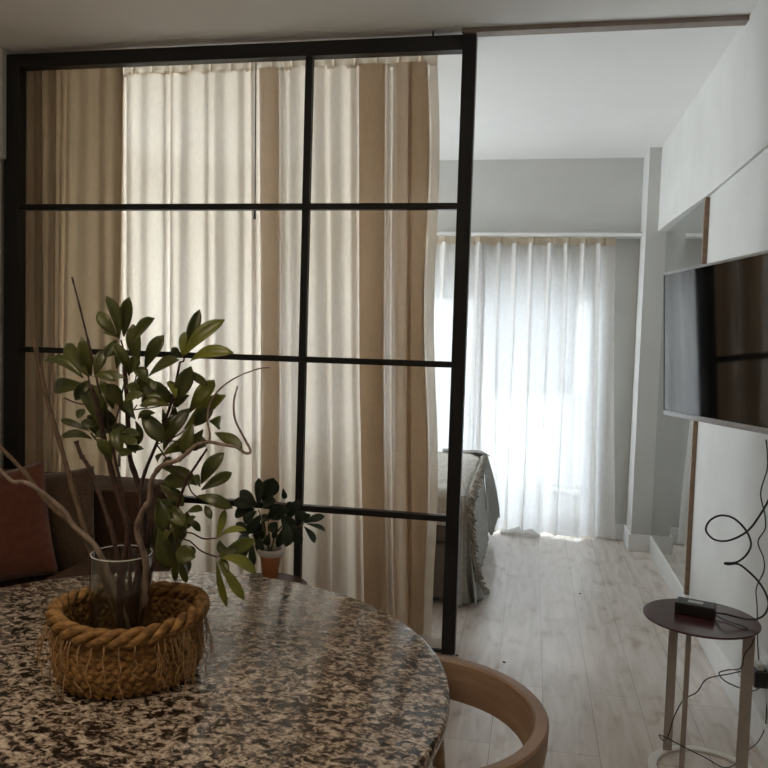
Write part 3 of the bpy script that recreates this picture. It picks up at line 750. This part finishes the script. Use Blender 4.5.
twig('bare_twig', 'thin dark twig rising tallest from the vase', [([(72, 277), (78, 300), (86, 332), (92, 355), (98, 385), (107, 420), (114, 454), (122, 490), (127, 524), (130, 560), (128, 636)], (.0016, .0036), .5)], M['bark'], 1)
twig('bare_twig', 'straight tan stick leaning left behind the leaves', [([(34, 337, 1.5), (40, 370, 1.5), (50, 410, 1.5), (62, 450, 1.5), (75, 497, 1.49), (90, 545, 1.47), (112, 590, 1.46), (126, 634, 1.46)], (.0042, .0058), .3)], M['tanbark'], 2)
twig('bare_twig', 'short dark knobbly twig between tan stick and leafy branches', [([(76, 441, 1.48), (81, 455, 1.48), (87, 464, 1.48), (94, 478, 1.48), (104, 507, 1.47), (113, 536, 1.46), (121, 580, 1.46), (133, 634, 1.46)], (.0040, .0050), .5)], M['bark'], 3)
twig('driftwood_twig', 'pale bleached driftwood curving far out to the left', [([(-20, 440, 1.38), (-6, 462, 1.39), (6, 476, 1.40), (14, 482, 1.40), (23, 482, 1.41), (33, 486, 1.41), (49, 498, 1.42), (64, 511, 1.43), (73, 525, 1.44), (84, 535, 1.44), (98, 550, 1.45), (115, 590, 1.46), (132, 636, 1.45)], (.0034, .0062), .25)], M['greybark'], 4)
twig('driftwood_twig', 'dull brown driftwood twig running just above the pale one', [([(-20, 420, 1.46), (0, 446, 1.46), (12, 459, 1.46), (26, 474, 1.46), (42, 496, 1.46), (56, 511, 1.46), (71, 524, 1.46), (88, 545, 1.46), (104, 580, 1.46), (120, 630, 1.46)], (.0040, .0055), .2)], M['tanbark'], 5)
twig('driftwood_twig', 'pale forked driftwood curling up right with hooked tips', [
    ([(203, 443, 1.38), (195, 446, 1.38), (186, 454, 1.38), (178, 460, 1.38), (168, 463, 1.385), (159, 468, 1.39), (151, 482, 1.40), (149.5, 500, 1.41), (142, 512, 1.41), (137, 530, 1.42), (142, 548, 1.43), (146, 565, 1.44), (144, 600, 1.45), (138, 636, 1.46)], (.0036, .0066), .45),
    ([(237.6, 386, 1.38), (233.8, 402, 1.38), (235, 419, 1.38), (242, 434, 1.38), (248, 445, 1.38), (250.5, 452, 1.38), (245, 453, 1.38), (236, 447, 1.38), (222, 444.5, 1.38), (210, 442, 1.38), (203, 443, 1.38)], (.0018, .0034), .2),
    ([(270, 367.5, 1.38), (258, 369, 1.38), (238, 376.5, 1.38), (222, 387, 1.38), (211, 401, 1.38), (207.5, 419, 1.38), (210, 434, 1.38), (209, 443, 1.38)], (.0011, .0022), 0)], M['greybark'], 6)

# ------------------------------------------------------------------ small plant on its own side table
SX = U(267, 578, 2, .50)
sc_ = U(266, 585, 2, .46)
side_table('side_table', 'round maroon topped side table carrying the small dark plant', sc_.x, sc_.y, .166, .46, (sc_.x, sc_.y), .17,
           [(sc_.x-.10, sc_.y+.09, .15, .05, .008), (sc_.x+.10, sc_.y-.06, .3, .05, .008), (sc_.x-.06, sc_.y-.12, 1.3, .03, .008)])
PB = U(270, 579, 2, .46)
pl = thing('potted_plant', 'small dark green umbrella plant in amber pot on side table', 'plant', (PB.x, PB.y, .44))
px_, py_ = PB.x, PB.y
s = 1/F*2.9
bm = bmesh.new(); lathe(bm, [(0, 0.4405), (.028, 0.4405), (.031, 0.4450), (.034, 0.4800), (.041, 0.5250), (.047, 0.5400), (.044, 0.5430), (.036, 0.5300), (0, 0.5280)], px_, py_, 40); potm = finish(bm, 'pot', M['pot'], pl)
bm = bmesh.new(); lathe(bm, [(.0475, 0.5400), (.055, 0.5520), (.054, 0.5620), (.050, 0.5680), (.046, 0.5660), (.044, 0.5440), (.0475, 0.5400)], px_, py_, 40); finish(bm, 'pot_rim', M['potrim'], potm)
bm = bmesh.new(); lathe(bm, [(0, 0.5470), (.045, 0.5470), (.045, 0.5400), (0, 0.5400)], px_, py_, 30); finish(bm, 'soil', M['soil'], potm)
k4 = 5.486
def c4(x, y): return (200+x/k4, 465+y/k4)
sp_leaves = LL(c4, k4, [(320, 250, 322, 103, 58), (345, 225, 402, 104, 100), (310, 250, 222, 168, 66), (300, 260, 186, 225, 70), (300, 270, 190, 300, 70), (310, 280, 245, 345, 70), (455, 155, 466, 212, 34), (340, 260, 410, 225, 80), (370, 320, 440, 270, 80), (350, 330, 310, 440, 70), (380, 330, 420, 300, 80), (400, 330, 480, 270, 80), (480, 330, 545, 225, 70), (490, 260, 500, 228, 34), (480, 350, 475, 472, 74), (500, 350, 550, 462, 64), (470, 350, 425, 475, 50), (520, 330, 580, 290, 60), (565, 345, 680, 308, 56), (580, 350, 684, 388, 40), (570, 365, 630, 452, 46), (570, 345, 600, 300, 50), (560, 380, 530, 420, 50),
    (270, 410, 200, 345, 60), (270, 420, 205, 430, 60), (275, 430, 222, 540, 56), (285, 440, 290, 578, 46), (300, 430, 345, 520, 44), (300, 420, 330, 380, 60), (350, 340, 370, 300, 60), (380, 400, 360, 470, 50), (400, 380, 410, 430, 40), (330, 300, 260, 400, 70), (420, 340, 380, 390, 60), (440, 300, 500, 380, 90), (330, 420, 330, 500, 56)])
h0 = [(c4(385, 480), PB.y)]
def h4(x, y, d=None): return (*c4(x, y), PB.y)
branch('stem', None, [([h4(320, 270), h4(350, 380), h4(380, 495)], (.003, .005), 0), ([h4(480, 330), h4(420, 400), h4(388, 495)], (.003, .005), 0)], sp_leaves,
       [(h4(350, 380), h4(275, 420)), (h4(430, 390), h4(570, 350)), (h4(385, 440), h4(375, 330)), (h4(480, 330), h4(458, 158))], 31, M['greenstem'], (M['darkleaf'], M['darkleaf']), .0012, PB.y, .05, parent=pl)

pl.location.z += .02
# ------------------------------------------------------------------ sofa and pillows
sf = thing('sofa', 'dark brown low sofa behind the granite table at left', 'sofa', (-2.35, 2.85, 0))
sx1 = U(172, 520, 1, 3.40).x
def soft(name, m, x0, x1, y0, y1, z0_, z1, parent, bev=.04):
    bm = bmesh.new(); box(bm, x0, x1, y0, y1, z0_, z1); o = finish(bm, name, m, parent)
    b = o.modifiers.new('b', 'BEVEL'); b.width = bev; b.segments = 5; return o
soft('base', M['sofa'], -3.25, sx1-.02, 2.40, 3.36, .08, .30, sf, .02)
sback = soft('backrest', M['sofa'], -3.25, sx1, 3.10, 3.40, .25, .755, sf, .03)
soft('seat_cushion', M['sofa'], -3.08, -2.36, 2.38, 3.10, .295, .40, sf, .04)
soft('seat_cushion', M['sofa'], -2.355, sx1-.15, 2.38, 3.10, .295, .40, sf, .04)
soft('armrest', M['sofa'], -3.30, -3.09, 2.40, 3.36, .09, .60, sf, .04)
soft('armrest', M['sofa'], sx1-.15, sx1-.005, 2.42, 3.12, .09, .50, sf, .03)
bm = bmesh.new(); tube(bm, [Vector((-3.2, 3.105, .748)), Vector((sx1-.02, 3.105, .748))], .007, 8); finish(bm, 'piping', M['sofaedge'], sback)
for lx in (-3.15, sx1-.12):
    for ly in (2.48, 3.28): obox('leg', M['wood_dark'], (lx-.025, lx+.025, ly-.025, ly+.025, .001, .085), sf, bevel=.003)

def pillow(name, label, m, c, w, h, th, rz, rx, ry):
    bm = bmesh.new(); n = 22; Rm = Matrix.Rotation(rz, 3, 'Z') @ Matrix.Rotation(rx, 3, 'X') @ Matrix.Rotation(ry, 3, 'Y')
    for s in (-1, 1):
        def f(u, v):
            a, b = 2*u-1, 2*v-1
            k = (1-abs(a)**2.6)*(1-abs(b)**2.6); d = th*.5*k**.55 if k > 0 else 0
            px = a*w/2*(1-.06*(1-abs(b)**2)*(abs(a)**3)); pz = b*h/2*(1-.06*(1-abs(a)**2)*(abs(b)**3))
            d *= 1+.05*math.sin(5*a+3*b)
            return Rm @ Vector((px, s*d, pz))
        grid(bm, f, n, n)
    o = finish(bm, name, m, weld=True); o.location = c
    return tag(o, label, 'pillow')
pillow('throw_pillow', 'rust coloured velvet pillow leaning on sofa at the left edge', M['rust'], (U(0, 535, 1, 2.72).x-.03, 2.74, .643), .46, .46, .17, .12, -.20, -.24)
pillow('throw_pillow', 'textured brown pillow between rust pillow and sofa back', M['olive'], (U(50, 520, 1, 2.95).x-.0, 2.955, .622), .44, .45, .15, -.08, -.16, -.15)

# ------------------------------------------------------------------ bed
bx1, by0, by1, bz = -.345, 4.15, 5.62, .645
bd = thing('bed', 'low bed with off white bedspread seen past the partition post', 'bed', (-1.4, 4.9, 0))
obox('bed_base', M['bedbase'], (-2.40, bx1-.03, by0+.03, by1-.03, .03, .34), bd, bevel=.02)
soft('mattress', M['bedbase'], -2.40, bx1-.02, by0+.02, by1-.02, .34, .60, bd, .05)
obox('headboard', M['wood_dark'], (-2.47, -2.401, by0-.02, by1+.02, .03, 1.05), bd, bevel=.01)
for lx in (-2.3, bx1-.15):
    for ly in (by0+.12, by1-.12): obox('leg', M['wood_dark'], (lx-.03, lx+.03, ly-.03, ly+.03, .0008, .031), bd, bevel=0)
# bedspread: top with a short drop on the near side
bm = bmesh.new()
def top(u, v):
    x = -2.39+u*(bx1+2.39+.012); y = by0-.012+v*(by1-by0+.024)
    ex = min(1, (bx1+.012-x)/.07); ey = min(1, min(y-by0+.012, by1+.012-y)/.07)
    z = bz-.035*(1-max(0, ex)**.5)-.035*(1-max(0, ey)**.5)+.005*math.sin(x*37+y*9)*math.sin(y*29)+.004*math.sin(y*71+x*13)
    return (x, y, z)
grid(bm, top, 90, 70)
def near(u, v):
    x = -2.39+u*(bx1+2.39+.012); z = .615-v*.16
    return (x, by0-.014-.010*v*math.sin(x*40)-.004*v, z)
grid(bm, near, 90, 8)
sprd = o = finish(bm, 'bedspread', M['spread'], bd); solid(o, .008)
# pleated skirt on the foot and the near side
bm = bmesh.new()
def foot(u, v):
    y = by0+u*(by1-by0); z = .62-v*(.62-.014)
    return (bx1+.016+v*(.045+.022*math.sin(y*46+2*math.sin(y*7)))+.045*v*v*math.exp(-((y-4.32)/.16)**2), y, z)
grid(bm, foot, 150, 16)
o = finish(bm, 'pleated_skirt', M['skirt'], bd); solid(o, .004)
# gathered near corner of the spread with its falling hem
bm = bmesh.new()
hem = [Vector((bx1+.025, by0+.02, .62)), Vector((bx1+.035, by0-.01, .50)), Vector((bx1+.050, by0+.02, .36)), Vector((bx1+.060, by0+.07, .24)), Vector((bx1+.085, by0+.15, .12)), Vector((bx1+.125, by0+.26, .022))]
hemc = catmull(hem, 8)
def drop(u, v):
    p = hemc[min(len(hemc)-1, int(round(u*(len(hemc)-1))))]
    base_ = Vector((bx1+.022-.25*v*0, by0-.016, p.z))
    q = p.lerp(base_, min(1, v*1.15)); 
    return (q.x-.06*max(0, v-.5)+.012*math.sin(v*16+u*5)*u, q.y-.012*math.sin(v*22+1)*u-.01*u, max(.012, q.z-.02*v*u))
grid(bm, drop, len(hemc)-1, 24)
o = finish(bm, 'gathered_corner', M['skirt'], bd); solid(o, .004)
# ruffled fringe along the foot edge and down the hem
bm = bmesh.new(); rnd = random.Random(5)
edge = catmull([Vector((bx1+.020, by1+.0, .640)), Vector((bx1+.030, 5.2, .630)), Vector((bx1+.030, 4.8, .628)), Vector((bx1+.030, 4.4, .622)), Vector((bx1+.034, by0+.03, .60))]+hem[1:], 26)
for i, p in enumerate(edge):
    for k in range(2):
        L = rnd.uniform(.028, .055); d = Vector((rnd.uniform(.2, 1.0), rnd.uniform(-.6, .5), rnd.uniform(-1, -.15))).normalized()
        q = p+Vector((rnd.uniform(-.006, .006), rnd.uniform(-.01, .01), rnd.uniform(-.006, .008)))
        e = q+d*L; e.z = max(.012, e.z)
        tube(bm, [q, (q+e)/2+Vector((0, rnd.uniform(-.006, .006), .004)), e], (.0070, .0045), 5)
tube(bm, edge, .008, 6, rfun=lambda i, f: 1+.35*math.sin(i*1.9))
o = finish(bm, 'ruffled_fringe', M['tassel'], sprd); o['kind'] = 'stuff'
# grey throw hanging from the far corner
th = thing('grey_throw', 'grey linen throw hanging from the far corner of the bed', 'throw', (bx1+.04, 5.66, .645))
bm = bmesh.new()
A = Vector((bx1-.25, 5.52, .668)); Bc = Vector((bx1+.024, 5.56, .650)); 
low1 = U(500, 520, 1, 5.70); low2 = U(484, 541, 1, 5.62); low3 = U(486, 534, 1, 5.64)
def thr(u, v):
    # u runs along the hanging cloth from near to far, v from top to hem
    topp = Vector((bx1+.028+.01*u, 5.50+.16*u, .655-.012*u)); b = low2.lerp(low1, u)
    b = b+Vector((.0, 0, .035*math.sin(u*9)))
    q = topp.lerp(b, v); q.x += .018*math.sin(u*7+1)*v*(1-v)*2+.03*v*(1-v); q.z += .0
    return q
grid(bm, thr, 24, 24)
def thr2(u, v):
    x = bx1+.03-v*.30; y = 5.50+.16*u
    return (x, y, .662+.003*math.sin(y*60)+.003*math.sin(x*30)-.010*(1-min(1, v*8)) - (.035 if y > 5.625 else 0))
grid(bm, thr2, 10, 12)
o = finish(bm, 'cloth', M['bedgrey'], th); solid(o, .005)

# ------------------------------------------------------------------ small bits on the floor
rnd = random.Random(3)
for (x, y), nm, lb in (((504, 663), 'floor_crumb', 'tiny dark crumb on floor planks near the chair'), ((457, 656), 'floor_crumb', 'tiny dark crumb on floor beside the partition post'), ((580, 594), 'floor_crumb', 'tiny dark crumb on floor planks toward the window')):
    p = U(x, y, 2, 0); bm = bmesh.new(); bmesh.ops.create_icosphere(bm, subdivisions=1, radius=.007)
    for v in bm.verts: v.co = Vector((v.co.x*rnd.uniform(.7, 1.5), v.co.y*rnd.uniform(.7, 1.3), max(-.0035, v.co.z*.6)))
    o = finish(bm, nm, M['bark']); o.location = (p.x, p.y, .0036); tag(o, lb, 'crumb')

# ------------------------------------------------------------------ light
wd = bpy.data.worlds.new('daylight'); S.world = wd; wd.use_nodes = True; nt = wd.node_tree
bg = nt.nodes['Background']; bg.inputs[0].default_value = (.86, .94, 1.0, 1); bg.inputs[1].default_value = 8.0
def area(name, loc, rot, sx, sy, e, col=(1, 1, 1), portal=False):
    l = bpy.data.lights.new(name, 'AREA'); l.shape = 'RECTANGLE'; l.size = sx; l.size_y = sy; l.energy = e; l.color = col
    l.cycles.is_portal = portal
    o = bpy.data.objects.new(name, l); C.objects.link(o); o.location = loc; o.rotation_euler = rot; return o
area('window_portal', ((WX0+WX1)/2, YF+.29, WZ/2), (-PI/2, 0, 0), WX1-WX0, WZ, 1, portal=True)
area('added_window_portal', (XL-.18, 4.95, 1.45), (0, -PI/2, 0), 1.8, 1.6, 1, portal=True)  # daylight through the added side window

def fill_light(name, loc, rot, sx, sy, e, col, spread):
    o = area(name, loc, rot, sx, sy, e, col); o.data.spread = spread; return o
fill_light('added_downward_fill', (-1.0, .35, H-.01), (0, 0, 0), .7, .7, 4.8, (1, .80, .58), 2.1)  # unseen warm fill added overhead to brighten the table and plants
fill_light('added_upward_fill', (-1.2, -.7, 1.75), (PI, 0, 0), .35, .35, 7, (1, .84, .66), 3.0)  # unseen fill added behind the camera to lift the near ceiling
v = S.view_settings; v.view_transform = 'Standard'; v.look = 'None'; v.gamma = 1; v.use_curve_mapping = False; v.exposure = 0.95
S.cycles.max_bounces = 14; S.cycles.diffuse_bounces = 8; S.cycles.transparent_max_bounces = 24; S.cycles.transmission_bounces = 8; S.cycles.glossy_bounces = 5
S.cycles.use_denoising = True; S.cycles.sample_clamp_indirect = 6
